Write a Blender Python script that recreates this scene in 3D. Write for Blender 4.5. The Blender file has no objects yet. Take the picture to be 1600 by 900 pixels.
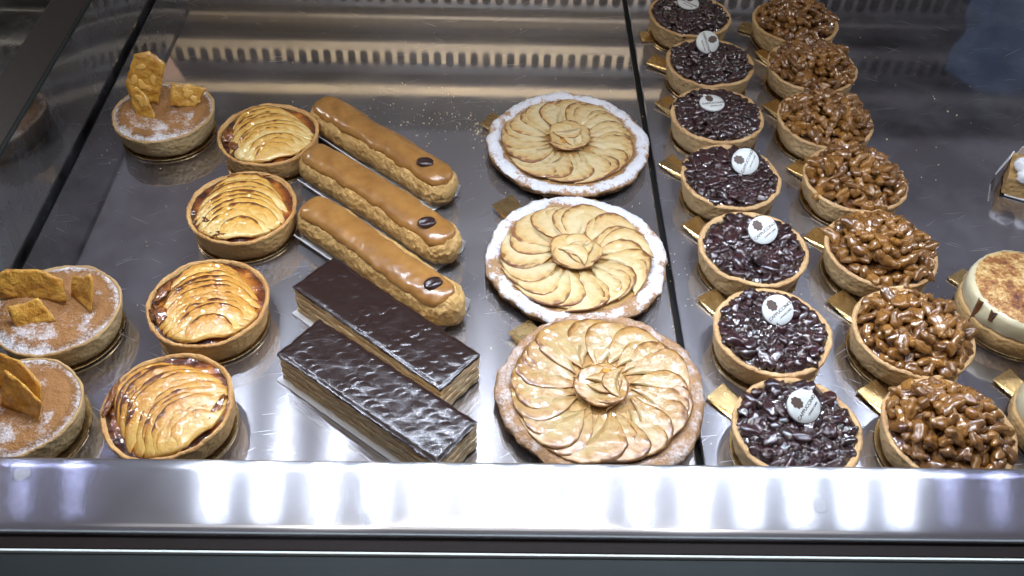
import bpy, math, random
import numpy as np
from mathutils import Vector, Matrix, noise
PI = math.pi
C = bpy.context.scene.collection
sc = bpy.context.scene

# ------------------------------------------------------------------ camera
cam_d = bpy.data.cameras.new('camera'); cam = bpy.data.objects.new('camera', cam_d); C.objects.link(cam)
F_PX, PITCH, YAW, ROLL = 1493.0, 0.80588, 0.026996, 0.034689
fw = Vector((math.sin(YAW)*math.cos(PITCH), math.cos(YAW)*math.cos(PITCH), -math.sin(PITCH)))
rt = fw.cross(Vector((0, 0, 1))).normalized(); up = rt.cross(fw)
r2 = rt*math.cos(ROLL) + up*math.sin(ROLL); u2 = -rt*math.sin(ROLL) + up*math.cos(ROLL)
cam.matrix_world = Matrix(((r2.x, u2.x, -fw.x, 0), (r2.y, u2.y, -fw.y, 0), (r2.z, u2.z, -fw.z, 0.48), (0, 0, 0, 1)))
cam_d.sensor_width = 36; cam_d.lens = F_PX/1600*36; cam_d.clip_start = 0.01; cam_d.clip_end = 50
cam_d.dof.use_dof = False
sc.camera = cam

# ------------------------------------------------------------------ world, lamps, exposure
w = bpy.data.worlds.new('World'); sc.world = w; w.use_nodes = True
bg = w.node_tree.nodes['Background']; bg.inputs[0].default_value = (0.128, 0.122, 0.142, 1); bg.inputs[1].default_value = 1.0
def area(name, loc, target, sx, sy, power, col):
    l = bpy.data.lights.new(name, 'AREA'); l.shape = 'RECTANGLE'; l.size = sx; l.size_y = sy; l.energy = power; l.color = col
    o = bpy.data.objects.new(name, l); C.objects.link(o); o.location = loc
    o.rotation_euler = (Vector(target)-Vector(loc)).to_track_quat('-Z', 'Y').to_euler(); return o
area('shop_ceiling_light', (-0.30, 0.00, 1.30), (0, 0.5, 0), 0.10, 0.10, 1.6, (1.0, 0.96, 0.91))
area('shop_ceiling_light', (0.35, 0.20, 1.25), (0.1, 0.5, 0), 0.08, 0.08, 1.2, (0.98, 0.97, 1.0))
area('added_soft_fill', (0.0, 0.10, 1.1), (0.0, 0.5, 0), 1.2, 0.60, 1.2, (1.0, 0.96, 0.90))  # added softbox for ambient fill from overhead in front, not a case fitting
area('added_glint_spot', (0.02, 0.46, 0.95), (0.02, 0.56, 0), 0.30, 0.05, 1.5, (1.0, 0.97, 0.93))  # added overhead lamp that puts glints on the glazes
area('added_glint_spot', (-0.80, 0.88, 0.55), (-0.05, 0.5, 0), 0.05, 0.16, 1.3, (1.0, 0.95, 0.86))  # added left side lamp for glaze glints, kept out of the tray reflections
area('added_glint_spot', (0.95, 0.85, 0.55), (0.2, 0.5, 0), 0.05, 0.16, 1.3, (0.95, 0.97, 1.0))  # added right side lamp, same purpose
wl = area('warm_spot_strip', (-0.12, 0.50, 0.62), (-0.10, 0.96, 0.12), 0.80, 0.04, 0.50, (1.0, 0.74, 0.36)); wl.data.spread = math.radians(28)
LED_STRENGTH = 1650.0
sc.view_settings.view_transform = 'Standard'; sc.view_settings.look = 'None'
sc.view_settings.exposure = 0.0; sc.view_settings.gamma = 1.0
sc.cycles.use_denoising = True
sc.cycles.max_bounces = 7; sc.cycles.diffuse_bounces = 3; sc.cycles.glossy_bounces = 5
sc.cycles.transmission_bounces = 3; sc.cycles.sample_clamp_indirect = 6; sc.cycles.caustics_reflective = False

# ------------------------------------------------------------------ material helpers
def new_mat(name):
    m = bpy.data.materials.new(name); m.use_nodes = True
    nt = m.node_tree; b = nt.nodes['Principled BSDF']; return m, nt, b
def N(nt, t, **kw):
    n = nt.nodes.new(t)
    for k, v in kw.items():
        if k.startswith('i_'):
            key = k[2:]; key = int(key) if key.isdigit() else key.replace('_', ' ')
            n.inputs[key].default_value = v
        else: setattr(n, k, v)
    return n
def L(nt, a, b): nt.links.new(a, b)
def ramp(nt, fac, stops):
    r = nt.nodes.new('ShaderNodeValToRGB'); cr = r.color_ramp
    while len(cr.elements) < len(stops): cr.elements.new(0.5)
    for e, (p, c) in zip(cr.elements, stops):
        e.position = p; e.color = (c[0], c[1], c[2], 1) if len(c) == 3 else c
    L(nt, fac, r.inputs[0]); return r.outputs[0]
def tex(nt, scale, detail=3, rough=0.55, kind='n', vec=None):
    if vec is None: vec = N(nt, 'ShaderNodeTexCoord').outputs['Object']
    if kind == 'n': t = N(nt, 'ShaderNodeTexNoise', i_Scale=scale, i_Detail=detail, i_Roughness=rough); o = t.outputs[0]
    else: t = N(nt, 'ShaderNodeTexVoronoi', i_Scale=scale); o = t.outputs[0]
    L(nt, vec, t.inputs['Vector']); return o
def mapped(nt, scale, rot=(0, 0, 0)):
    tc = N(nt, 'ShaderNodeTexCoord'); mp = N(nt, 'ShaderNodeMapping', vector_type='TEXTURE')
    mp.inputs['Scale'].default_value = tuple(1/k for k in scale); mp.inputs['Rotation'].default_value = rot
    L(nt, tc.outputs['Object'], mp.inputs[0]); return mp.outputs[0]
def mix(nt, fac, a, b):
    m = N(nt, 'ShaderNodeMix', data_type='RGBA')
    for s, v in ((m.inputs[0], fac), (m.inputs[6], a), (m.inputs[7], b)):
        if isinstance(v, (float, int)): s.default_value = v
        elif isinstance(v, tuple): s.default_value = (v[0], v[1], v[2], 1)
        else: L(nt, v, s)
    return m.outputs[2]
def fmath(nt, op, a, b=0.0, c=0.0):
    m = N(nt, 'ShaderNodeMath', operation=op)
    for s, v in zip(m.inputs, (a, b, c)):
        if isinstance(v, (float, int)): s.default_value = v
        else: L(nt, v, s)
    return m.outputs[0]
def bump(nt, b, h, strength, dist, nrm=None):
    n = N(nt, 'ShaderNodeBump'); n.inputs['Strength'].default_value = strength; n.inputs['Distance'].default_value = dist
    L(nt, h, n.inputs['Height'])
    if nrm is not None: L(nt, nrm, n.inputs['Normal'])
    if b is not None: L(nt, n.outputs[0], b.inputs['Normal'])
    return n.outputs[0]
def rnd(nt): return N(nt, 'ShaderNodeObjectInfo').outputs['Random']
def attr(nt, name): return N(nt, 'ShaderNodeAttribute', attribute_name=name).outputs['Fac']

def steel(name, col, sharp, wide, aniso, share, scratch=1.0):
    m, nt, b = new_mat(name); b.inputs['Metallic'].default_value = 1
    # fine brushing and scratches
    br = tex(nt, 1.0, 2, 0.6, vec=mapped(nt, (9, 900, 900)))
    s1 = fmath(nt, 'GREATER_THAN', tex(nt, 1.0, 1, 0.5, vec=mapped(nt, (22, 900, 1), (0, 0, 0.62))), 0.748)
    s2 = fmath(nt, 'GREATER_THAN', tex(nt, 1.0, 1, 0.5, vec=mapped(nt, (28, 800, 1), (0, 0, -0.5))), 0.750)
    s3 = fmath(nt, 'GREATER_THAN', tex(nt, 1.0, 1, 0.5, vec=mapped(nt, (20, 950, 1), (0, 0, 0.15))), 0.750)
    sm = tex(nt, 14.0, 4, 0.6)
    scr = fmath(nt, 'MULTIPLY', fmath(nt, 'MAXIMUM', fmath(nt, 'MAXIMUM', s1, s2), s3), fmath(nt, 'MULTIPLY', tex(nt, 6.0, 2), scratch))
    colr = mix(nt, tex(nt, 5.0, 4, 0.6), (col[0]*.86, col[1]*.86, col[2]*.86), (col[0]*1.1, col[1]*1.1, col[2]*1.1))
    L(nt, colr, b.inputs['Base Color'])
    ro = fmath(nt, 'ADD', fmath(nt, 'MULTIPLY_ADD', ramp(nt, sm, [(0.35, (0, 0, 0)), (0.7, (1, 1, 1))]), 0.07, sharp-0.025), fmath(nt, 'MULTIPLY', scr, 0.5))
    L(nt, ro, b.inputs['Roughness'])
    nb = bump(nt, b, br, 0.04, 0.0001)
    b2 = N(nt, 'ShaderNodeBsdfPrincipled'); b2.inputs['Metallic'].default_value = 1
    L(nt, colr, b2.inputs['Base Color']); b2.inputs['Roughness'].default_value = wide
    b2.inputs['Anisotropic'].default_value = aniso; b2.inputs['Anisotropic Rotation'].default_value = 0.25
    tg = N(nt, 'ShaderNodeTangent', direction_type='UV_MAP'); tg.uv_map = 'UVMap'
    L(nt, tg.outputs[0], b2.inputs['Tangent'])
    ms = N(nt, 'ShaderNodeMixShader'); ms.inputs[0].default_value = share
    L(nt, b.outputs[0], ms.inputs[1]); L(nt, b2.outputs[0], ms.inputs[2])
    d = N(nt, 'ShaderNodeBsdfDiffuse'); d.inputs[0].default_value = (0.42, 0.42, 0.47, 1)
    ms2 = N(nt, 'ShaderNodeMixShader'); L(nt, fmath(nt, 'MULTIPLY_ADD', scr, 0.22, fmath(nt, 'MULTIPLY', ramp(nt, tex(nt, 9.0, 6, 0.7), [(0.42, (0, 0, 0)), (0.75, (1, 1, 1))]), 0.16)), ms2.inputs[0])
    L(nt, ms.outputs[0], ms2.inputs[1]); L(nt, d.outputs[0], ms2.inputs[2])
    L(nt, ms2.outputs[0], nt.nodes['Material Output'].inputs[0]); return m
M = {}
M['tray'] = steel('tray_steel', (0.62, 0.60, 0.61), 0.050, 0.27, 0.97, 0.34)
M['tray2'] = steel('tray_steel_dull', (0.56, 0.55, 0.58), 0.070, 0.27, 0.97, 0.38, 1.3)
M['rail'] = steel('rail_steel', (0.66, 0.66, 0.68), 0.165, 0.225, 0.99, 0.62, 0.25)
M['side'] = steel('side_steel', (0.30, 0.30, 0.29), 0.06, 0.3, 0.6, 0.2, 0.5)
M['riser'] = steel('riser_steel', (0.30, 0.29, 0.275), 0.30, 0.5, 0.3, 0.5, 0.3)

def simple(name, col, rough=0.5, metal=0.0, coat=0.0, spec=0.5, bscale=None, bst=0.2, bd=0.0005, var=0.0):
    m, nt, b = new_mat(name)
    if var:
        n = tex(nt, bscale or 60, 4)
        L(nt, mix(nt, n, tuple(c*(1-var) for c in col), tuple(min(1, c*(1+var)) for c in col)), b.inputs['Base Color'])
    else: b.inputs['Base Color'].default_value = (*col, 1)
    b.inputs['Roughness'].default_value = rough; b.inputs['Metallic'].default_value = metal
    b.inputs['Coat Weight'].default_value = coat; b.inputs['Coat Roughness'].default_value = 0.06
    b.inputs['Specular IOR Level'].default_value = spec
    if bscale: bump(nt, b, tex(nt, bscale, 4), bst, bd)
    return m
M['black'] = simple('black_plastic', (0.018, 0.014, 0.013), 0.45, bscale=200, var=.3)
M['rubber'] = simple('brown_rubber', (0.010, 0.006, 0.005), 0.6, spec=0.15, bscale=300, var=.3)
M['gap'] = simple('dark_gap', (0.008, 0.008, 0.008), 0.8)
M['ledge'] = simple('front_ledge_paint', (0.016, 0.021, 0.021), 0.5, spec=0.15, metal=0.0, bscale=25, bst=0.05, var=.25)
M['glass_edge'] = simple('glass_edge', (0.72, 0.80, 0.78), 0.15, coat=1)  # near-white colour stands in for the highlight along the bevel
M['paper'] = simple('white_card', (0.72, 0.73, 0.74), 0.5, bscale=300, bst=.1, bd=.0002, var=.04)
M['plaque'] = simple('white_chocolate', (0.62, 0.65, 0.63), 0.35, bscale=500, bst=.1, bd=.0002)
M['ink'] = simple('cocoa_print', (0.085, 0.055, 0.042), 0.5, bscale=2500, var=.6)
M['bean'] = simple('chocolate_bean', (0.025, 0.010, 0.009), 0.28, coat=.4, bscale=400, bst=.2, bd=.0003)
M['cream'] = simple('cream', (0.50, 0.31, 0.13), 0.55, bscale=180, bst=.4, bd=.001, var=.12)
M['whip'] = simple('whipped_cream', (0.85, 0.86, 0.88), 0.4, bscale=150, bst=.3, bd=.001, var=.03)
M['blue'] = simple('blue_cloth', (0.10, 0.17, 0.30), 0.8, bscale=60, var=.2)
M['pink'] = simple('pinkish_card', (0.42, 0.30, 0.27), 0.6, bscale=60, var=.1)

def m_gold():
    m, nt, b = new_mat('gold_card'); b.inputs['Metallic'].default_value = 1
    L(nt, mix(nt, tex(nt, 70, 3), (0.80, 0.52, 0.20), (0.90, 0.68, 0.34)), b.inputs['Base Color'])
    L(nt, fmath(nt, 'MULTIPLY_ADD', tex(nt, 120, 3), 0.25, 0.14), b.inputs['Roughness'])
    bump(nt, b, tex(nt, 160, 3), 0.25, 0.0006); return m
M['gold'] = m_gold()

def m_crust(name, a, c, dk):
    m, nt, b = new_mat(name)
    n1 = tex(nt, 45, 5, 0.65); n2 = tex(nt, 420, 3); v = tex(nt, 260, kind='v')
    col = mix(nt, ramp(nt, n1, [(0.3, (0, 0, 0)), (0.7, (1, 1, 1))]), a, c)
    sp = ramp(nt, tex(nt, 520, 2), [(0.66, (0, 0, 0)), (0.74, (1, 1, 1))])
    col = mix(nt, fmath(nt, 'MULTIPLY', sp, 0.55), col, dk)
    br = attr(nt, 'brown'); col = mix(nt, fmath(nt, 'MULTIPLY', br, fmath(nt, 'MULTIPLY_ADD', n1, 0.9, 0.2)), col, dk)
    L(nt, col, b.inputs['Base Color']); b.inputs['Roughness'].default_value = 0.62; b.inputs['Specular IOR Level'].default_value = 0.35
    h = fmath(nt, 'ADD', fmath(nt, 'MULTIPLY', n2, 0.6), v)
    nn = bump(nt, None, tex(nt, 260 if 'choux' in name else 130, 5, .65), 0.7, 0.0028 if 'choux' in name else 0.0016)
    bump(nt, b, h, 0.7, 0.0010, nn); return m
M['crust'] = m_crust('shortcrust', (0.66, 0.44, 0.205), (0.74, 0.53, 0.28), (0.30, 0.13, 0.04))
M['crust_b'] = m_crust('shortcrust_golden', (0.60, 0.35, 0.12), (0.70, 0.46, 0.19), (0.33, 0.12, 0.03))
M['crust_p'] = m_crust('shortcrust_pale', (0.55, 0.38, 0.17), (0.64, 0.47, 0.24), (0.36, 0.19, 0.07))
M['sponge'] = m_crust('sponge', (0.46, 0.29, 0.11), (0.58, 0.38, 0.17), (0.25, 0.12, 0.04))

def m_gloss(name, a, c, rough=0.12, bs=130, bst=0.5, bd=0.0012, coat=1.0, objrnd=0.0, sss=0.0):
    bd *= 2.2; bst = min(1, bst*1.3)
    m, nt, b = new_mat(name)
    n = tex(nt, 90, 4, 0.6)
    f = ramp(nt, n, [(0.28, (0, 0, 0)), (0.72, (1, 1, 1))])
    if objrnd: f = fmath(nt, 'ADD', fmath(nt, 'MULTIPLY', f, 1-objrnd), fmath(nt, 'MULTIPLY', rnd(nt), objrnd))
    L(nt, mix(nt, f, a, c), b.inputs['Base Color'])
    b.inputs['Roughness'].default_value = 0.35; b.inputs['Coat Weight'].default_value = coat; b.inputs['Coat Roughness'].default_value = rough; b.inputs['Coat IOR'].default_value = 1.7; b.inputs['Specular IOR Level'].default_value = 0.3
    if sss:
        b.inputs['Subsurface Weight'].default_value = sss; b.inputs['Subsurface Radius'].default_value = (0.004, 0.002, 0.001); b.inputs['Subsurface Scale'].default_value = 1
    nn = bump(nt, b, tex(nt, bs, 3), bst, bd)
    nn2 = bump(nt, None, tex(nt, min(bs*.6, 190), 0.6), bst*.7, bd*1.2); L(nt, nn2, b.inputs['Coat Normal'])
    return m
M['walnut'] = m_gloss('caramel_walnut', (0.070, 0.022, 0.004), (0.36, 0.165, 0.032), 0.10, 300, 0.5, 0.0003, 1.0, 0.5)
M['caramel'] = m_gloss('dark_caramel', (0.10, 0.030, 0.008), (0.22, 0.085, 0.02), 0.08, 150, 0.7, 0.002)
M['berry'] = m_gloss('glazed_dark_berry', (0.010, 0.003, 0.004), (0.042, 0.011, 0.012), 0.12, 260, 0.4, 0.0003, 1.0, 0.6)
M['jelly'] = m_gloss('dark_glaze', (0.010, 0.003, 0.003), (0.03, 0.008, 0.007), 0.06, 260, 1.0, 0.002)
M['coffee'] = m_gloss('coffee_icing', (0.215, 0.090, 0.017), (0.35, 0.170, 0.042), 0.20, 40, 0.25, 0.0012, 0.7)
def m_custard():
    m, nt, b = new_mat('apricot_glaze'); n = tex(nt, 70, 4, .6); e = attr(nt, 'brown')
    f = fmath(nt, 'ADD', fmath(nt, 'MULTIPLY', n, .8), fmath(nt, 'MULTIPLY', e, .35))
    L(nt, ramp(nt, f, [(0.30, (0.62, 0.31, 0.055)), (0.48, (0.48, 0.18, 0.022)), (0.62, (0.20, 0.05, 0.008)), (0.74, (0.035, 0.008, 0.003))]), b.inputs['Base Color'])
    b.inputs['Roughness'].default_value = .3; b.inputs['Coat Weight'].default_value = 1; b.inputs['Coat Roughness'].default_value = .05
    bump(nt, b, tex(nt, 150, 3), 0.8, 0.003); cn = bump(nt, None, tex(nt, 150, 0.6), 1.0, 0.0026); L(nt, cn, b.inputs['Coat Normal']); return m
M['custard'] = m_custard()
M['burnt'] = m_gloss('burnt_glaze', (0.05, 0.012, 0.004), (0.40, 0.13, 0.02), 0.05, 200, 0.9, 0.002, 1.0)
def _b(m): m.node_tree.nodes['Principled BSDF'].inputs['Transmission Weight'].default_value = 0.10; return m
M['brittle'] = m_gloss('almond_brittle', (0.46, 0.18, 0.014), (0.80, 0.48, 0.09), 0.16, 150, 0.8, 0.0016, .6, sss=0.3)
_b(M['brittle'])
M['almond'] = simple('almond_flake', (0.72, 0.42, 0.10), 0.3, coat=.4, bscale=200, bst=.2, bd=.0004, var=.12)
def m_choco():
    m, nt, b = new_mat('dark_chocolate')
    b.inputs['Base Color'].default_value = (0.020, 0.009, 0.0065, 1)
    b.inputs['Roughness'].default_value = 0.26; b.inputs['Specular IOR Level'].default_value = 0.4; b.inputs['Coat Weight'].default_value = .3; b.inputs['Coat Roughness'].default_value = .24
    bump(nt, b, tex(nt, 120, 2), 0.3, 0.0008); return m
M['choco'] = m_choco()
M['stewed'] = m_gloss('stewed_apple', (0.30, 0.13, 0.03), (0.56, 0.36, 0.13), 0.08, 150, 0.6, 0.001)
def m_apple(name, pale, mid, brown):
    m, nt, b = new_mat(name)
    e = attr(nt, 'edge'); n = tex(nt, 160, 4, 0.6)
    n0 = tex(nt, 38, 3, .6); e = fmath(nt, 'MULTIPLY', e, fmath(nt, 'MULTIPLY_ADD', n0, 1.6, 0.25)); f = fmath(nt, 'ADD', e, fmath(nt, 'MULTIPLY_ADD', n, 0.7, -0.33)); f = fmath(nt, 'ADD', f, fmath(nt, 'MULTIPLY_ADD', rnd(nt), 0.28, -0.14))
    L(nt, ramp(nt, f, [(0.0, pale), (0.34, mid), (0.52, mid), (0.80, brown)]), b.inputs['Base Color'])
    b.inputs['Roughness'].default_value = 0.32; b.inputs['Coat Weight'].default_value = 1; b.inputs['Coat Roughness'].default_value = 0.07; b.inputs['Coat IOR'].default_value = 1.7
    b.inputs['Subsurface Weight'].default_value = 0.25; b.inputs['Subsurface Radius'].default_value = (0.004, 0.002, 0.001); b.inputs['Subsurface Scale'].default_value = 1
    bump(nt, b, tex(nt, 240, 3), 0.4, 0.0010)
    cn = bump(nt, None, tex(nt, 190, 0.6), 1.0, 0.0032); L(nt, cn, b.inputs['Coat Normal']); return m
M['apple'] = m_apple('baked_apple', (0.74, 0.55, 0.23), (0.66, 0.36, 0.07), (0.17, 0.045, 0.008))
M['apple_g'] = m_apple('baked_apple_golden', (0.66, 0.40, 0.10), (0.54, 0.25, 0.04), (0.10, 0.022, 0.005))
M['apple_f'] = m_apple('baked_apple_front', (0.47, 0.34, 0.15), (0.42, 0.235, 0.07), (0.20, 0.085, 0.016))
M['apple_b'] = m_apple('baked_apple_big', (0.66, 0.53, 0.30), (0.57, 0.38, 0.15), (0.24, 0.09, 0.022))
def m_sugar(name, ca, cb, lo, hi, dens):
    # baked surface with icing sugar lying on it; attribute 'sugar' tells where it was sifted
    m, nt, b = new_mat(name)
    base = mix(nt, tex(nt, 120, 5, .65), ca, cb)
    s = attr(nt, 'sugar'); n = tex(nt, 75, 5, 0.68); n3 = tex(nt, 600, 3, .7)
    f = fmath(nt, 'ADD', fmath(nt, 'MULTIPLY', n, 0.75), fmath(nt, 'MULTIPLY', n3, 0.25))
    f = fmath(nt, 'ADD', f, fmath(nt, 'MULTIPLY_ADD', s, dens, -dens))
    f = ramp(nt, f, [(lo, (0, 0, 0)), (hi, (1, 1, 1))])
    br = attr(nt, 'brown'); base = mix(nt, br, base, tuple(c*.45 for c in ca))
    L(nt, mix(nt, f, base, (0.80, 0.80, 0.83)), b.inputs['Base Color'])
    b.inputs['Roughness'].default_value = 0.7; b.inputs['Specular IOR Level'].default_value = .25
    h = fmath(nt, 'ADD', fmath(nt, 'MULTIPLY', n, 1.0), fmath(nt, 'MULTIPLY', tex(nt, 380, 4, .7), 0.5))
    bump(nt, b, h, 1.0, 0.0045); return m
M['frangipane'] = m_sugar('almond_sponge', (0.28, 0.125, 0.040), (0.47, 0.245, 0.095), 0.36, 0.56, 0.30)
M['puff'] = m_sugar('puff_pastry', (0.34, 0.17, 0.075), (0.56, 0.36, 0.19), 0.315, 0.43, 0.62)
M['puff2'] = m_sugar('puff_pastry_brown', (0.33, 0.17, 0.08), (0.52, 0.33, 0.18), 0.42, 0.72, 0.62)
M['choux'] = m_crust('choux', (0.50, 0.29, 0.085), (0.66, 0.44, 0.18), (0.28, 0.12, 0.03))
M['layer'] = m_crust('puff_layer', (0.78, 0.58, 0.32), (0.86, 0.70, 0.45), (0.22, 0.10, 0.035))
def m_brulee():
    m, nt, b = new_mat('burnt_cream_top')
    n = tex(nt, 55, 5, .7); n2 = tex(nt, 420, 3, .7)
    f = fmath(nt, 'ADD', fmath(nt, 'MULTIPLY', n, 0.7), fmath(nt, 'MULTIPLY', n2, 0.3))
    L(nt, ramp(nt, f, [(0.34, (0.74, 0.62, 0.36)), (0.44, (0.62, 0.42, 0.16)), (0.52, (0.34, 0.14, 0.035)), (0.62, (0.09, 0.015, 0.012))]), b.inputs['Base Color'])
    b.inputs['Roughness'].default_value = .35; b.inputs['Coat Weight'].default_value = .5
    bump(nt, b, n2, .6, .0015); return m
M['brulee'] = m_brulee()
M['custard_pale'] = simple('pale_cream', (0.56, 0.50, 0.32), 0.4, coat=.3, bscale=90, bst=.15, bd=.0006, var=.06)
M['glue'] = simple('dried_glue', (0.62, 0.63, 0.66), 0.5); M['glue'].node_tree.nodes['Principled BSDF'].inputs['Alpha'].default_value = 0.28
M['crumb'] = simple('pastry_crumb', (0.70, 0.58, 0.40), 0.7)
def m_led():
    m, nt, b = new_mat('led_light')
    b.inputs['Base Color'].default_value = (0.9, 0.9, 0.9, 1)
    b.inputs['Emission Color'].default_value = (0.74, 0.83, 1.0, 1); b.inputs['Emission Strength'].default_value = LED_STRENGTH; return m
M['led'] = m_led()
def m_led2():
    m, nt, b = new_mat('led_light_dim'); b.inputs['Emission Color'].default_value = (0.55, 0.6, 1.0, 1); b.inputs['Emission Strength'].default_value = LED_STRENGTH*.12; return m
M['led_dim'] = m_led2()
def m_led3():
    m, nt, b = new_mat('led_light_upper'); b.inputs['Emission Color'].default_value = (0.92, 0.95, 1.0, 1); b.inputs['Emission Strength'].default_value = LED_STRENGTH*.75; return m
M['led_top'] = m_led3()

# ------------------------------------------------------------------ mesh helpers
def mesh(name, V, Fc, mat, smooth=True, attrs=None, uv=None):
    me = bpy.data.meshes.new(name); me.from_pydata([tuple(v) for v in V], [], [tuple(f) for f in Fc])
    if mat: me.materials.append(M[mat] if isinstance(mat, str) else mat)
    if smooth: me.polygons.foreach_set('use_smooth', [True]*len(me.polygons))
    for k, a in (attrs or {}).items():
        at = me.attributes.new(k, 'FLOAT', 'POINT'); at.data.foreach_set('value', [float(x) for x in a])
    if uv is not None:
        u = me.uv_layers.new(name='UVMap')
        u.data.foreach_set('uv', [c for l in me.loops for c in uv(V[l.vertex_index])])
    me.update(); return me
def obj(name, me, parent=None, loc=(0, 0, 0), rot=(0, 0, 0), scale=(1, 1, 1)):
    o = bpy.data.objects.new(name, me); C.objects.link(o); o.location = loc; o.rotation_euler = rot; o.scale = scale
    if parent: o.parent = parent
    return o
def tag(o, label=None, cat=None, group=None, kind=None):
    if label: o['label'] = label
    if cat: o['category'] = cat
    if group: o['group'] = group
    if kind: o['kind'] = kind
    return o
def thing(name, label, cat, loc, rotz=0, group=None, rot=None):
    o = bpy.data.objects.new(name, None); C.objects.link(o); o.location = loc; o.rotation_euler = rot or (0, 0, rotz)
    o.empty_display_size = 0.01; return tag(o, label, cat, group)
def nz(x, y, z=0.0): return noise.noise(Vector((x, y, z)))
def grid_faces(nu, nv, wrap_u=False, flip=False, off=0):
    f = []
    for i in range(nu if wrap_u else nu-1):
        for j in range(nv-1):
            a, b_, c, d = i*nv+j, ((i+1) % nu)*nv+j, ((i+1) % nu)*nv+j+1, i*nv+j+1
            q = (a+off, b_+off, c+off, d+off); f.append(q[::-1] if flip else q)
    return f
def lathe(prof, seg=96, disp=None):
    """prof: (r, z) from the axis bottom, out and up to the axis top; disp(r, z, angle, k) -> (dr, dz)"""
    V, Fc, K = [], [], []
    n = len(prof)
    for i in range(seg):
        a = 2*PI*i/seg
        for k, (r, z) in enumerate(prof):
            dr, dz = disp(r, z, a, k) if disp else (0, 0)
            rr = max(1e-5, r+dr); V.append((rr*math.cos(a), rr*math.sin(a), z+dz)); K.append(k)
    Fc = grid_faces(seg, n, True)
    return V, Fc, K
def box(x0, x1, y0, y1, z0, z1, off=0):
    V = [(x, y, z) for x in (x0, x1) for y in (y0, y1) for z in (z0, z1)]
    Fc = [(0, 1, 3, 2), (4, 6, 7, 5), (0, 4, 5, 1), (2, 3, 7, 6), (0, 2, 6, 4), (1, 5, 7, 3)]
    return V, [tuple(i+off for i in f) for f in Fc]
def extrude_profile(P, x0, x1, nx=2):
    V = []; s = 0; S = []
    for j, (y, z) in enumerate(P):
        if j: s += math.hypot(y-P[j-1][0], z-P[j-1][1])
        S.append(s)
    for i in range(nx):
        x = x0+(x1-x0)*i/(nx-1)
        for (y, z) in P: V.append((x, y, z))
    Fc = grid_faces(nx, len(P)); uvs = {}
    return V, Fc
def bevel_box(name, x0, x1, y0, y1, z0, z1, mat, bv=0.001, parent=None, kind=None):
    V, Fc = box(x0, x1, y0, y1, z0, z1); me = mesh(name, V, Fc, mat, False, uv=lambda v: (v[0], v[1]))
    o = obj(name, me, parent); md = o.modifiers.new('bevel', 'BEVEL'); md.width = bv; md.segments = 2
    return tag(o, kind=kind)

# ------------------------------------------------------------------ the display case
bevel_box('case_floor', -1.2, 1.0, 0.20, 1.15, -0.030, -0.006, 'gap', kind='structure')
bevel_box('display_tray', -0.3300, 0.1222, 0.2965, 0.946, -0.005, 0.0, 'tray', 0.0012, kind='structure')
bevel_box('display_tray', 0.1262, 0.62, 0.2965, 0.946, -0.005, 0.0003, 'tray2', 0.0012, kind='structure')
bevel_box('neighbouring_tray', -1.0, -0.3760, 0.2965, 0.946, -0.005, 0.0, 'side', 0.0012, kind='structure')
# side panel with a softly curved section, and its dark cap
P = []
for k in range(13):
    t = k/12; P.append((-0.3335-0.0030*t*t, -0.004+0.071*t))
V = []
for y in np.linspace(0.300, 0.946, 30):
    for (x, z) in P: V.append((x, y, z))
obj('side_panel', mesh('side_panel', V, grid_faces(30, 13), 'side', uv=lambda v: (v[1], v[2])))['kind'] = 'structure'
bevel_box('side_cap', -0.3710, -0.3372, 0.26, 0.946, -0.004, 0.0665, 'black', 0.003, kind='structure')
bevel_box('side_cap_trim', -0.3370, -0.3345, 0.26, 0.946, 0.0672, 0.0690, 'ledge', 0.0008, kind='structure')
# front rail: brushed steel folded over the front of the trays
P = [(0.2950, -0.012), (0.2950, 0.0318), (0.2947, 0.0336), (0.2940, 0.0346), (0.2924, 0.0350)]
P += [(0.2924-0.0366*k/6, 0.0350-0.0016*k/6) for k in range(1, 7)]
P += [(0.2558-0.0045*math.sin(a), 0.0334-0.0045*(1-math.cos(a))) for a in (0.4, 0.8, 1.2, 1.57)] + [(0.2513, 0.0100)]
V, Fc = extrude_profile(P, -0.6, 0.6, 40)
obj('front_rail', mesh('front_rail', V, Fc, 'rail', uv=lambda v: (v[0], v[1])))['kind'] = 'structure'
bevel_box('rubber_seal', -0.6, 0.6, 0.2412, 0.2509, 0.0100, 0.0290, 'rubber', 0.0025, kind='structure')
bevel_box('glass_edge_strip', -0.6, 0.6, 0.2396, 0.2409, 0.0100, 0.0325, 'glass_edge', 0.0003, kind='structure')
bevel_box('front_ledge', -0.6, 0.6, 0.12, 0.2393, 0.0100, 0.0310, 'ledge', 0.0005, kind='structure')

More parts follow.
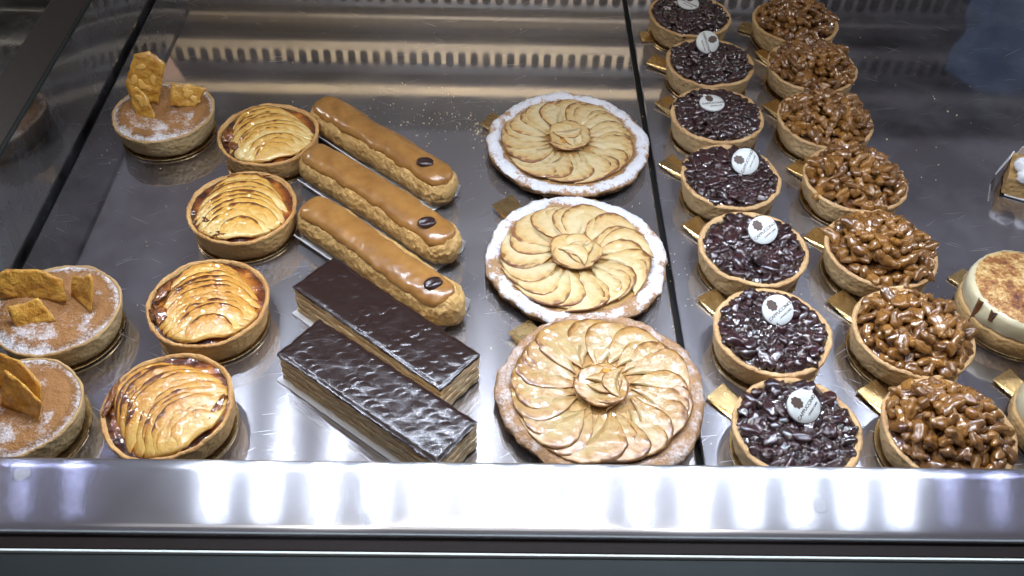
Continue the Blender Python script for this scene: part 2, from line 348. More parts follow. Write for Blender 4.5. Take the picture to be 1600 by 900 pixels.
# rear riser: two folded plates with rows of long air slots (seen mirrored in the trays)
def slotted_plate(name, x0, x1, z0, z1, sz0, sz1, y, pitch, hw, mat):
    V, Fc = [], []; n = int((x1-x0)/pitch); K = 12
    def add(v): V.append(v); return len(V)-1
    for i in range(n):
        a = x0+i*pitch; b = a+pitch; cx = (a+b)/2
        ring = []; rr = hw
        for k in range(K):
            th = 2*PI*(k+.5)/K
            zc = (sz1-rr) if math.sin(th) > 0 else (sz0+rr)
            ring.append((cx+rr*math.cos(th), y, zc+rr*math.sin(th)))
        outer = []
        for k in range(K):
            th = 2*PI*(k+.5)/K; c, s = math.cos(th), math.sin(th)
            m_ = max(abs(c), abs(s)); outer.append((cx+(pitch/2)*c/m_, y, (z0+z1)/2+(z1-z0)/2*s/m_))
        ri = [add(v) for v in ring]; ro = [add(v) for v in outer]; rb = [add((v[0], y+0.003, v[2])) for v in ring]
        for k in range(K):
            k2 = (k+1) % K
            Fc.append((ro[k], ro[k2], ri[k2], ri[k])); Fc.append((ri[k], ri[k2], rb[k2], rb[k]))
        for c4 in ((1, 1), (-1, 1), (-1, -1), (1, -1)):   # corners left open by the ring
            pass
    me = mesh(name, V, Fc, mat, False, uv=lambda v: (v[0], v[2])); o = obj(name, me); o['kind'] = 'structure'; return o
slotted_plate('back_riser', -1.0, 0.9, 0.028, 0.070, 0.036, 0.062, 0.950, 0.0142, 0.0050, 'riser')
slotted_plate('back_riser_upper', -1.0, 0.9, 0.1215, 0.162, 0.1300, 0.1500, 0.962, 0.0142, 0.0046, 'riser')
bevel_box('riser_backing', -1.0, 0.9, 0.972, 0.976, 0.0, 0.25, 'gap', 0.0005, kind='structure')
bevel_box('riser_foot', -1.0, 0.9, 0.9505, 0.955, -0.005, 0.0275, 'riser', 0.001, kind='structure')
bevel_box('riser_step', -1.0, 0.9, 0.940, 0.956, 0.0705, 0.0755, 'riser', 0.001, kind='structure')
bevel_box('riser_recess', -1.0, 0.9, 0.958, 0.966, 0.0760, 0.1060, 'black', 0.001, kind='structure')  # set-back plate coloured black to paint in the shade of the recess
bevel_box('riser_rim', -1.0, 0.9, 0.946, 0.968, 0.1065, 0.1210, 'riser', 0.003, kind='structure')
bevel_box('riser_top', -1.0, 0.9, 0.944, 0.966, 0.1625, 0.1800, 'riser', 0.003, kind='structure')

# LED strip under the shelf above (outside the frame; the trays and the rail mirror it)
strip = thing('led_strip', 'row of small white LEDs mirrored as streaks in the steel front rail', 'light', (0, 0.462, 0.284))
V, Fc = box(-0.55, 0.55, -0.006, 0.006, 0.001, 0.006); obj('housing', mesh('housing', V, Fc, 'ledge', False), strip)
led_me = {}
for nm in ('led', 'led_dim'):
    n = 14; V = [(0.0042*math.cos(2*PI*k/n), 0.0042*math.sin(2*PI*k/n), 0) for k in range(n)]
    led_me[nm] = mesh(nm, V, [tuple(range(n))[::-1]], nm, False)
for px in (335, 415, 505, 585, 665, 750, 830, 915, 995, 1080, 1165, 1245, 1325, 1402): obj('led', led_me['led'], strip, (((px+97.5)/1.094-786)*0.000603, 0, 0), (-0.66, 0, 0))
for px in (40, 120, 1482, 1560): obj('led', led_me['led_dim'], strip, (((px+97.5)/1.094-786)*0.000603, 0, 0), (-0.66, 0, 0))

# ------------------------------------------------------------------ gold cards
GOLD_N = [0]
def gold_card(x, y, tab, label, r=0.0355, tw=0.017, group='gold cards under the tarts', out=0.010, crumple=False):
    """round card with a tab; tab = world point of the tab's middle"""
    GOLD_N[0] += 1
    z = 0.0006 + 0.0004*(GOLD_N[0] % 3)
    ang = math.atan2(tab[1]-y, tab[0]-x); dist = math.hypot(tab[0]-x, tab[1]-y)
    end = dist + out*.75; hw = tw/2
    pts = []; a0 = math.asin(hw/r)
    n = 60
    for k in range(n+1):
        a = a0+(2*PI-2*a0)*k/n; pts.append((r*math.cos(a), r*math.sin(a)))
    m_ = 6
    for k in range(1, m_+1): pts.append((r*math.cos(a0)+(end-r*math.cos(a0))*k/m_, -hw))
    for k in range(m_+1): pts.append((end-(end-r*math.cos(a0))*k/m_, hw))
    rg = random.Random(GOLD_N[0])
    def lift(p): d = max(0, math.hypot(*p)-r); return d*d*rg.choice((4.0, 4.0))+ (0.0008*nz(p[0]*300, p[1]*300, GOLD_N[0]) if crumple and d > 0 else 0)
    V = [(0, 0, 0.0008)]; t = 0.0009
    V += [(p[0], p[1], t+lift(p)) for p in pts] + [(p[0], p[1], lift(p)) for p in pts]
    n = len(pts); Fc = [(0, 1+i, 1+(i+1) % n) for i in range(n)] + [(1+i, 1+n+i, 1+n+(i+1) % n, 1+(i+1) % n) for i in range(n)]
    # the tab is its own strip so that it shades cleanly
    o = obj('gold_card', mesh('gold_card', V, Fc, 'gold', False), None, (x, y, z), (0, 0, ang))
    return tag(o, label, 'cake card', group)
CARD_TOP = 0.0024

# ------------------------------------------------------------------ tart shells
def shell_mesh(R, H, seed, mat, thick=0.0036, floor=0.010, taper=0.90, wob=0.0009):
    b = R*taper
    prof = [(1e-5, 0.0), (b*.5, 0.0), (b*.93, 0.0), (b*.985, 0.0007), (b, 0.0025)]
    prof += [(b+(R-b)*t, H*t) for t in (0.2, 0.35, 0.5, 0.65, 0.8, 0.92)]
    prof += [(R+.0001, H*.985), (R-.0005, H+.0003), (R-thick*.35, H+.0006), (R-thick*.7, H+.0003), (R-thick, H*.96), (R-thick*1.1, H*.85), (R-thick*1.3, floor), (1e-5, floor)]
    def d(r, z, a, k):
        if r < 1e-4: return 0, 0
        x, y = math.cos(a), math.sin(a)
        dr = wob*1.6*nz(x*1.5+seed, y*1.5, z*40)+wob*.7*nz(x*7, y*7+seed, z*250)+wob*.35*nz(x*24, y*24+seed, z*600)
        dz = (wob*1.3*nz(x*3+seed*2, y*3)+wob*.6*nz(x*14, y*14+seed)) if z > H*.8 else 0
        return dr, dz
    V, Fc, K = lathe(prof, 96, d); kk = {11: .55, 12: .8, 13: .6, 14: .7, 4: .5, 3: .7, 2: .7}
    return mesh('tart_shell', V, Fc, mat, attrs={'brown': [min(1, max(0, kk.get(k, 0.08)+.5*nz(v[0]*60, v[1]*60, seed+v[2]*50))) for k, v in zip(K, V)]})
def dome_mesh(name, R, h0, h1, mat, seed, amp=0.0008, fr=200, sugar=None, p=2.0, seg=72, rings=18, brownf=None):
    V = [(0, 0, h1+amp*nz(seed, 0))]; A = [sugar(0, 0, 0) if sugar else 0]; B = [brownf(0, 0, 0) if brownf else 0]
    for j in range(1, rings+1):
        r = R*j/rings
        for i in range(seg):
            a = 2*PI*i/seg; x, y = r*math.cos(a), r*math.sin(a)
            z = h0+(h1-h0)*(1-(r/R)**p)+amp*nz(x*fr, y*fr, seed)+amp*.5*nz(x*fr*3, y*fr*3, seed)
            V.append((x, y, z)); A.append(sugar(x, y, r/R) if sugar else 0); B.append(brownf(x, y, r/R) if brownf else 0)
    Fc = [(0, 1+i, 1+(i+1) % seg) for i in range(seg)]
    for j in range(rings-1):
        for i in range(seg):
            a = 1+j*seg+i; b = 1+j*seg+(i+1) % seg; Fc.append((a, a+seg, b+seg, b))
    return mesh(name, V, Fc, mat, attrs={'sugar': A, 'brown': B})
def lump_mesh(name, sx, sy, sz, seed, mat, amp, fr, sub=3, ridge=0.0, groove=False):
    import bmesh
    bm = bmesh.new(); bmesh.ops.create_icosphere(bm, subdivisions=sub, radius=1.0)
    for v in bm.verts:
        p = v.co.copy(); n1 = noise.noise(p*fr+Vector((seed*7.1, 0, 0))); n2 = noise.noise(p*fr*2.3+Vector((0, seed*3.7, 0)))
        s = 1+amp*n1+amp*.5*n2
        if ridge: s += ridge*(.5*math.sin(p.x*6.0+2.2*n1+seed)+.35*math.sin(p.y*7+3*n2+p.x*2))
        if groove: s *= 1-0.32*math.exp(-(p.y/.16)**2)*(1-abs(p.x)*.5)
        v.co = Vector((p.x*sx*s, p.y*sy*s, p.z*sz*s))
    me = bpy.data.meshes.new(name); bm.to_mesh(me); bm.free(); me.materials.append(M[mat])
    me.polygons.foreach_set('use_smooth', [True]*len(me.polygons)); return me
def spread(rg, R, n, dmin, cand=40):
    """n points in a disc, roughly even (best candidate)"""
    pts = []
    for _ in range(n):
        best, bd = None, -1
        for _c in range(cand):
            a = rg.random()*2*PI; r = R*math.sqrt(rg.random()); p = (r*math.cos(a), r*math.sin(a))
            d = min([math.hypot(p[0]-q[0], p[1]-q[1]) for q in pts] or [1])
            if d > bd: best, bd = p, d
        pts.append(best)
    return pts

SHELL = {}
for i in range(3):
    SHELL['dark', i] = shell_mesh(0.0380, 0.0200, 3+i*5, 'crust', thick=0.0042)
    SHELL['nut', i] = shell_mesh(0.0388, 0.0200, 33+i*5, 'crust')
    SHELL['apple', i] = shell_mesh(0.0390, 0.0205, 63+i*5, 'crust_b', thick=0.0028)
    SHELL['almond', i] = shell_mesh(0.0398, 0.0195, 93+i*5, 'crust_p', thick=0.0022)
def nut_mesh(Ln, W_, Hh, bend, lobes, seed):
    me = lump_mesh('walnut', 1, 1, 1, seed, 'walnut', 0.16, 1.4, 3)
    for v in me.vertices:                                          # a bent, lobed kernel piece
        x, y, z = v.co; k = 1+.17*math.sin(x*lobes+seed)+.10*math.sin(y*4+x*3+seed*2)
        dent = 1-.30*math.exp(-(y/.22)**2)*(z > 0)
        v.co = (x*Ln, y*W_*k+bend*x*x, z*Hh*k*dent)
    return me
WAL = [nut_mesh(.0086-.0004*(s % 3), .0040+.0003*(s % 2), .0036, (.0024, -.0020, .0032, -.0030)[s % 4], 6.5+s % 3, s*1.7) for s in range(8)]
WAL += [nut_mesh(.0054, .0040, .0036, .0012*(-1)**s, 5, s*2.9+20) for s in range(3)]
BER = [lump_mesh('glazed_berry', 0.0062, 0.0040, 0.0030, s, 'berry', 0.42, 1.5, 3) for s in range(5)]
BER += [lump_mesh('glazed_berry', 0.0042, 0.0038, 0.0030, s+9, 'berry', 0.42, 1.6, 3) for s in range(3)]

# round white plaque with emblem and lettering
def text_mesh(body, size):
    cu = bpy.data.curves.new('t', 'FONT'); cu.body = body; cu.size = size; cu.align_x = 'CENTER'; cu.align_y = 'CENTER'; cu.extrude = 0.00008; cu.offset = size*0.012
    o = bpy.data.objects.new('t', cu); C.objects.link(o); bpy.context.view_layer.update()
    me = bpy.data.meshes.new_from_object(o); bpy.data.objects.remove(o); bpy.data.curves.remove(cu)
    me.materials.clear(); me.materials.append(M['ink']); return me
PR = 0.0101
V, Fc, K = lathe([(1e-5, 0), (PR*.9, 0), (PR, .0006), (PR, .0020), (PR*.96, .0026), (PR*.5, .0027), (1e-5, .0027)], 48)
PLQ = mesh('plaque', V, Fc, 'plaque')
TXT1 = text_mesh('CAPPUCCINO', 0.0029); TXT2 = text_mesh('GRAND CAFE', 0.0016); TXT1.name = TXT2.name = 'lettering'
V = [(0, 0, 0.00012)]; n = 40
for k in range(n):
    a = 2*PI*k/n; r = 1+0.10*math.cos(8*a)+0.12*nz(k*.7, 2.3)+(0.16 if math.sin(a) > .75 else 0)
    V.append((0.0031*r*math.cos(a), 0.0037*r*math.sin(a), 0.00012))
EMB = mesh('emblem', V, [(0, 1+k, 1+(k+1) % n) for k in range(n)], 'ink', False)

# ------------------------------------------------------------------ dark berry tarts
def berry_tart(i, x, y, label, pl, tab, tilt=(0, 0)):
    gold_card(x, y, tab, GL['dark'][i], crumple=(i == 5))
    t = thing('berry_tart', label, 'tart', (x, y, CARD_TOP), 0, 'dark glazed berry tarts in a column', rot=(tilt[0], tilt[1], 0))
    obj('tart_shell', SHELL['dark', i % 3], t, rot=(0, 0, i*1.9))
    obj('filling', dome_mesh('filling', 0.0350, 0.0190, 0.0254, 'jelly', i*3.1, 0.0030, 190, seg=120, rings=40), t)
    rg = random.Random(100+i)
    for (px, py) in spread(rg, 0.0318, 96, 0):
        r = math.hypot(px, py)/0.034
        z = 0.0188+0.0038*(1-r**3)+rg.uniform(-.0012, .0020)+0.0022*nz(px*60, py*60, i*2.7)
        s = rg.uniform(.65, 1.2)
        obj('glazed_berry', rg.choice(BER), t, (px, py, z), (rg.uniform(-.5, .5), rg.uniform(-.4, .4), rg.uniform(0, 6.28)), (s, s, s))
    # plaque: pl = (local x, local y, rotation, tilt x, tilt y)
    p = obj('plaque', PLQ, t, (pl[0], pl[1], 0.0262+0.0080*abs(math.sin(pl[3]))))
    p.rotation_euler = (Matrix.Rotation(pl[3], 4, 'X') @ Matrix.Rotation(pl[4], 4, 'Y') @ Matrix.Rotation(pl[2], 4, 'Z')).to_euler()
    obj('lettering', TXT1, p, (0.0003, -0.0013, 0.00275)); obj('lettering', TXT2, p, (0.0020, -0.0048, 0.00275)); obj('emblem', EMB, p, (-0.0010, 0.0045, 0.0026))

def walnut_tart(i, x, y, label, tab):
    gold_card(x, y, tab, GL['nut'][i], r=0.0368, crumple=(i in (5, 6)))
    t = thing('walnut_tart', label, 'tart', (x, y, CARD_TOP), 0, 'caramelised walnut tarts in a column')
    obj('tart_shell', SHELL['nut', i % 3], t, rot=(0, 0, i*2.3))
    rg = random.Random(300+i)
    obj('filling', dome_mesh('filling', 0.0356, 0.0160, 0.0270, 'caramel', i*2.1+50, 0.0016, 200), t)
    for lay, (n, RR) in enumerate(((78, 0.0336), (42, 0.0250))):
        for (px, py) in spread(rg, RR, n, 0):
            r = math.hypot(px, py)/0.0345
            z = 0.0200+0.0098*(1-r**2.2)+(0.0052 if lay else 0)+rg.uniform(-.001, .0018)+0.003*nz(px*55, py*55, i*3.3)
            s = rg.uniform(.66, 1.04)
            obj('walnut', rg.choice(WAL), t, (px, py, z), (rg.uniform(-.9, .9), rg.uniform(-.7, .7), rg.uniform(0, 6.28)), (s*rg.uniform(.9, 1.12), s, s))

# ------------------------------------------------------------------ apple slices
def slice_mesh(Ln, H, th, seed, mat, bow=0.0, drop=0.0, nu=20, nv=8):
    top, bot, E = [], [], []
    for i in range(nu):
        u = -1+2*i/(nu-1); uu = math.copysign(abs(u)**.85, u)
        h = H*max(0.02, (1-abs(uu)**2.3))**.55*(1+.05*nz(i*.4, seed))
        for j in range(nv):
            v = j/(nv-1); v2 = v**.8
            x = Ln/2*uu*(1-.06*v2); y = h*v2+bow*uu*uu
            zt = th*(1-.45*v2**6-.3*abs(uu)**6)+th*.16*nz(x*150, y*150, seed)-drop*abs(u)**5
            top.append((x, y, zt)); bot.append((x, y, -drop*abs(u)**5))
            E.append(min(1, max(v2**3.5, abs(uu)**10*.8)*(.8+.5*nz(i*.5, j*.2, seed*3))))
    V = top+bot; o = nu*nv
    Fc = grid_faces(nu, nv)+grid_faces(nu, nv, flip=True, off=o)
    for i in range(nu-1):
        a, b = i*nv+nv-1, (i+1)*nv+nv-1; Fc.append((a, b, b+o, a+o)); a, b = i*nv, (i+1)*nv; Fc.append((b, a, a+o, b+o))
    for j in range(nv-1):
        Fc.append((j, j+1, j+1+o, j+o)); a = (nu-1)*nv+j; Fc.append((a+1, a, a+o, a+1+o))
    return mesh('apple_slice', V, Fc, mat, attrs={'edge': E+[min(1, e+.25) for e in E]})

def apple_tart(i, x, y, label, mat, fan, nsl, tilt=(0, 0), scorch=()):
    gold_card(x, y, (x-0.036, y-0.006), GL['apple'][i], r=0.0362, tw=0.004, out=0.0)
    t = thing('apple_tart', label, 'tart', (x, y, CARD_TOP), 0, 'small apple tarts in a column', rot=(tilt[0], tilt[1], 0))
    obj('tart_shell', SHELL['apple', i % 3], t, rot=(0, 0, i*1.3))
    obj('filling', dome_mesh('filling', 0.0364, 0.0186, 0.0203, 'custard', i*3.1+20, 0.0012, 160, brownf=lambda a, b_, q: max(0, (q-.6)/.4)), t)
    rg = random.Random(500+i); d = Vector((math.cos(fan), math.sin(fan)))   # direction the slices advance in
    span = 0.0515
    for k in range(nsl):
        q = k/(nsl-1); s = -0.0325+span*q
        half = math.sqrt(max(.0001, 0.0358**2-(s+0.0085)**2))
        Ln = 2*half*rg.uniform(.97, 1.0); H = 0.0185
        me = slice_mesh(Ln, H*(.72 if k < 1 else 1), 0.0019, i*40+k, mat, bow=-0.010, nu=28, nv=10, drop=0.0055)
        side = rg.uniform(-.0012, .0012)
        px = d.x*s - d.y*side; py = d.y*s + d.x*side
        # the rounded edge faces back against d and lies on the slice before
        o = obj('apple_slice', me, t, (px+d.x*H*.75, py+d.y*H*.75, 0.0206+0.0008*math.sin(q*PI)), (0, 0, 0))
        o.rotation_euler = (Matrix.Rotation(fan+PI/2+rg.uniform(-.05, .05), 4, 'Z') @ Matrix.Rotation(0.13+rg.uniform(-.02, .05), 4, 'X')).to_euler()
        mw = Matrix.Translation(o.location) @ o.rotation_euler.to_matrix().to_4x4(); mi = mw.inverted()
        for v in me.vertices:                                      # the tips tuck in against the crust
            p = mw @ v.co; rr = math.hypot(p.x, p.y)
            if rr > 0.0352: p.x *= 0.0352/rr; p.y *= 0.0352/rr; p.z = max(p.z, .0175); v.co = mi @ p
    for (sx, sy, ang, ln, wd) in scorch:
        me = lump_mesh('burnt_edge', ln*1.15, wd*1.1, 0.0016, rg.random()*9, 'burnt', 0.7, 2.6, 3)
        obj('burnt_edge', me, t, (sx, sy, 0.0215), (0, 0, ang))

# ------------------------------------------------------------------ large flat apple tarts on puff pastry
def big_tart(i, x, y, label, R, mat, puff, tab, rot0, turn=1):
    gold_card(x, y, tab, GL['big'][i], r=0.045, tw=0.019, out=0.006)
    t = thing('flat_apple_tart', label, 'tart', (x, y, CARD_TOP), rot0, 'large flat apple tarts on puff pastry')
    H = 0.0105; sd = i*11.3
    prof = [(1e-5, 0), (R*.80, 0), (R*.90, .0010), (R*.945, .0022), (R*.93, .0030), (R*.972, .0042), (R*.955, .0050), (R*.992, .0064), (R*.98, .0072), (R*1.0, .0085), (R*.995, .0100), (R*.97, .0115),
            (R*.93, .0124), (R*.89, .0122), (R*.86, .0110), (R*.82, .0098), (R*.6, .0092), (1e-5, .0092)]
    def dsp(r, z, a, k):
        if r < 1e-4: return 0, 0
        c, s = math.cos(a), math.sin(a)
        out = 0.0036*nz(c*1.3+sd, s*1.3)+0.0024*nz(c*4+sd, s*4)+0.0010*nz(c*12+sd, s*12)
        dr = out*(r/R)+(0.0009*nz(c*13, s*13, k*1.7+sd)+.0005*nz(c*35, s*35, k*1.1+sd) if r > R*.8 else 0)
        dz = (0.0014*nz(c*5, s*5+sd, k*.6)+0.0012*nz(c*17, s*17+sd, k*.8)+.0008*nz(c*40, s*40, k*2.)) if r > R*.84 and k > 6 else 0
        return dr, dz
    V, Fc, K = lathe(prof, 160, dsp)
    SG = {9: .45, 10: .75, 11: .95, 12: 1.0, 13: 1.0, 14: .95, 15: .6}; BR = {1: .9, 2: 1, 3: .9, 4: 1, 5: .7, 6: 1, 7: .5, 8: .9, 9: .35}
    obj('puff_base', mesh('puff_base', V, Fc, puff, attrs={'sugar': [min(1, SG.get(k, .05)*(1.0+.42*nz(v[0]*55, v[1]*55, sd)+.30*nz(v[0]*160, v[1]*160, sd))) for k, v in zip(K, V)], 'brown': [BR.get(k, 0) for k in K]}), t)
    obj('filling', dome_mesh('filling', R*.82, 0.0098, 0.0112, 'stewed', sd, 0.0009, 160), t)
    rg = random.Random(700+i)
    n = (29, 27, 28)[i]; swirl = (.50, .42, .62)[i]
    meshes = [slice_mesh((0.0395, 0.0395, 0.0425)[i], (.0195, .0195, .021)[i], 0.0014, 200+i*20+k, mat, bow=-0.0065, nu=26, nv=10) for k in range(8)]
    for k in range(n):
        a = turn*2*PI*k/n+rg.uniform(-.07, .07); rm = R*(.535, .535, .575)[i]+rg.uniform(-.0018, .0022)
        px, py = rm*math.cos(a), rm*math.sin(a)
        ln = a + turn*swirl + rg.uniform(-.12, .12)               # long axis: outwards with a swirl
        o = obj('apple_slice', meshes[k % 8], t, (px, py, 0.0112))
        base = ln if turn < 0 else ln+PI
        o.rotation_euler = (Matrix.Rotation(base, 4, 'Z') @ Matrix.Rotation(0.105+rg.uniform(-.02, .035), 4, 'X') @ Matrix.Rotation(rg.uniform(-.05, .03), 4, 'Y')).to_euler()
        s = rg.uniform(.90, 1.06); o.scale = (s, s*rg.uniform(.85, 1.15), rg.uniform(.8, 1.6))
    m2 = [slice_mesh(0.034, 0.0150, 0.0015, 400+i*20+k, mat, bow=-0.006) for k in range(4)]
    for k in range((7, 5, 6)[i]):                                  # inner rosette
        a = turn*2*PI*k/(7, 5, 6)[i]+.4+i; px, py = (0.0066+rg.uniform(-.002, .003))*math.cos(a), (0.0066+rg.uniform(-.002, .003))*math.sin(a)
        o = obj('apple_slice', m2[k % 4], t, (px-0.0035*math.cos(a), py-0.0035*math.sin(a), 0.0138))
        o.rotation_euler = (Matrix.Rotation(a-PI/2+rg.uniform(-.3, .3), 4, 'Z') @ Matrix.Rotation(0.14+.05*(k % 3), 4, 'X')).to_euler(); o.scale = (1, 1, 1)
    for k in range(3):
        a = i*1.3+k*2.1+.5; o = obj('apple_slice', m2[(k+1) % 4], t, (-.006*math.cos(a)*(k*.5), -.006*math.sin(a)*(k*.5)-.003, 0.0162+.0006*k))
        o.rotation_euler = (Matrix.Rotation(a-PI/2, 4, 'Z') @ Matrix.Rotation(0.12, 4, 'X')).to_euler(); o.scale = (.72, .62, 1)
    obj('glaze_drop', lump_mesh('glaze_drop', 0.0085, 0.0045, 0.0022, i+.5, 'custard', .6, 1.8), t, (0.001+.003*(i-1), -0.004, 0.0155), (0, 0, i*1.1))

# ------------------------------------------------------------------ eclairs
def eclair_pt(s, ph, Ln, W, H, off=0.0, seed=0, rough=0.0):
    """s in -1..1 along, ph around (pi/2 = top)"""
    x = Ln/2*s; e = W*.52; d = max(0, abs(x)-(Ln/2-e))/e; k = math.sqrt(max(0, 1-d*d))
    k = max(k, 0.02); wv = 1+.05*nz(s*2.2, seed)
    c, sn = math.cos(ph), math.sin(ph)
    y = (W/2*k*wv+off)*math.copysign(abs(c)**.85, c); z = H*.46+(H*.54*k**.8*(1+.04*nz(s*3, seed+5))+off)*sn if sn > 0 else H*.46+(H*.46*k**.5+off)*sn*.98
    if rough:
        p = Vector((x*130+seed, y*130, z*130)); n1 = noise.noise(p); n2 = noise.noise(p*2.2); n3 = noise.noise(p*.45); n4 = noise.noise(p*4.6)
        rr = rough*(n1*.6+n2*.6+n3*.6+n4*.45)
        y += rr*c; z += rr*sn*.8; x += rr*.5
    return (x, y+0.0012*math.sin(s*2.5+seed), max(0, z))
def eclair(i, x, y, ang, Ln, label, cardlabel, gl):
    W, H = 0.0325, 0.0280
    # folded white card
    c = thing('folded_card', cardlabel, 'card', (x, y, 0.0005), ang, 'folded white cards under the eclairs')
    cl = Ln*.90; w_, f_, tk = W*.40, 0.0075, 0.0006
    P_ = [(-w_-.0045, f_), (-w_-.0016, .0015), (-w_, .0002), (0, .0), (w_, .0002), (w_+.0016, .0015), (w_+.0045, f_)]
    V = []; n = len(P_)
    for xx in np.linspace(-cl/2, cl/2, 12):
        for (yy, zz) in P_: V.append((xx, yy, zz+tk))
    m0 = len(V)
    for xx in np.linspace(-cl/2, cl/2, 12):
        for k, (yy, zz) in enumerate(P_): V.append((xx, yy+(tk if k < 3 else -tk if k > 3 else 0)*-1, zz))
    Fc = grid_faces(12, n)+grid_faces(12, n, flip=True, off=m0)
    for k in range(11):
        for e in (0, n-1): Fc.append((k*n+e, (k+1)*n+e, (k+1)*n+e+m0, k*n+e+m0))
    c_o = obj('card_sheet', mesh('card_sheet', V, Fc, 'paper', False), c)
    t = thing('coffee_eclair', label, 'eclair', (x, y, 0.0016), ang, 'coffee eclairs side by side')
    NU, NV = 170, 72; V = []; B = []
    for a in range(NU):
        s = math.sin(-PI/2+PI*a/(NU-1))*.5+(-1+2*a/(NU-1))*.5
        s = max(-.9995, min(.9995, s))
        for b in range(NV):
            ph = 2*PI*b/NV; V.append(eclair_pt(s, ph, Ln, W, H, 0, i*7.7, 0.0015)); B.append(.75 if math.sin(ph) < -.55 else .15+.5*max(0, nz(s*9, ph*2, i)))
    Fc = []
    for a in range(NU-1):
        for b in range(NV): Fc.append((a*NV+b, (a+1)*NV+b, (a+1)*NV+(b+1) % NV, a*NV+(b+1) % NV))
    Fc += [tuple(range(NV)), tuple(range((NU-1)*NV, NU*NV))[::-1]]
    obj('choux_body', mesh('choux_body', V, Fc, 'choux', attrs={'brown': B}), t)
    NU, NV = 120, 26; V = []
    for a in range(NU):
        s = -1+2*a/(NU-1); s2 = s*gl[1]+gl[2]; e = abs(s)
        endk = math.sqrt(max(0.0, 1-max(0, (e-.88)/.12)**2))
        lo = PI/2-(gl[0]+gl[3]+.20*nz(s*3.1, i*3.3)+.12*nz(s*7, i*3.3+5)+.05*nz(s*19, i))*endk; hi = PI/2+(gl[0]-gl[3]+.20*nz(s*3.3, i*5.3+9)+.10*nz(s*8, i)+.05*nz(s*21, i))*endk
        for b in range(NV):
            v = b/(NV-1); ph = lo+(hi-lo)*v; ed = (1-abs(2*v-1)**7)*min(1, endk*1.3)
            V.append(eclair_pt(s2, ph, Ln, W, H, -0.0009+0.0028*ed+.0007*nz(s*4, v*2.5, i*3+1)+.0003*nz(s*15, v*6, i), i*7.7))
    obj('coffee_icing', mesh('coffee_icing', V, grid_faces(NU, NV, flip=False), 'coffee'), t)
    obj('coffee_bean', BEAN, t, (Ln*(.335, .350, .362)[i], (-.001, -.004, -.003)[i], H+0.0020), ((.05, .18, .1)[i], 0.1, -ang+(.05, .35, .55)[i]), (1, 1, 1))
BEAN = lump_mesh('coffee_bean', 0.0068, 0.0050, 0.0030, 3, 'bean', 0.03, 1, 3)
for v in BEAN.vertices:                                            # the crease of the bean
    if v.co.z > 0: v.co.z -= 0.0017*math.exp(-((v.co.y-0.0009*math.sin(v.co.x*450))/.0008)**2)

# ------------------------------------------------------------------ chocolate mille-feuille bars
def slab(name, Ln, W, z0, z1, mat, seed, nx=60, ny=14, wob=0.0006, topf=None, brown=.3, smooth=True):
    V, Fc = [], []; NZ = 4
    def edge(x, y, z):
        return (x+wob*nz(y*160, z*300, seed)*1.0*(1 if abs(x) > Ln/2-.001 else 0), y+wob*(nz(x*110, z*240, seed+3)+.6*nz(x*330, z*500, seed+1))*(1 if abs(y) > W/2-.0005 else 0), z)
    xs = np.linspace(-Ln/2, Ln/2, nx); ys = np.linspace(-W/2, W/2, ny)
    wav = lambda x, y: 0.00035*nz(x*90, y*90, seed*.37)
    for x in xs:
        for y in ys:
            z = z1+(topf(x, y) if topf else wav(x, y)); V.append(edge(x, y, z))
    m0 = len(V)
    for x in xs:
        for y in ys: V.append(edge(x, y, z0+(wav(x, y))))
    Fc = grid_faces(nx, ny)+grid_faces(nx, ny, flip=True, off=m0)
    for i in range(nx-1):
        Fc.append((i*ny+m0, (i+1)*ny+m0, (i+1)*ny, i*ny)); j = ny-1; Fc.append((i*ny+j, (i+1)*ny+j, (i+1)*ny+j+m0, i*ny+j+m0))
    for j in range(ny-1):
        Fc.append((j, j+1, j+1+m0, j+m0)); a = (nx-1)*ny+j; Fc.append((a+1, a, a+m0, a+1+m0))
    o = obj(name, mesh(name, V, Fc, mat, smooth, attrs={'brown': [brown]*len(V)}))
    md = o.modifiers.new('edges', 'EDGE_SPLIT'); md.split_angle = math.radians(50)
    return o
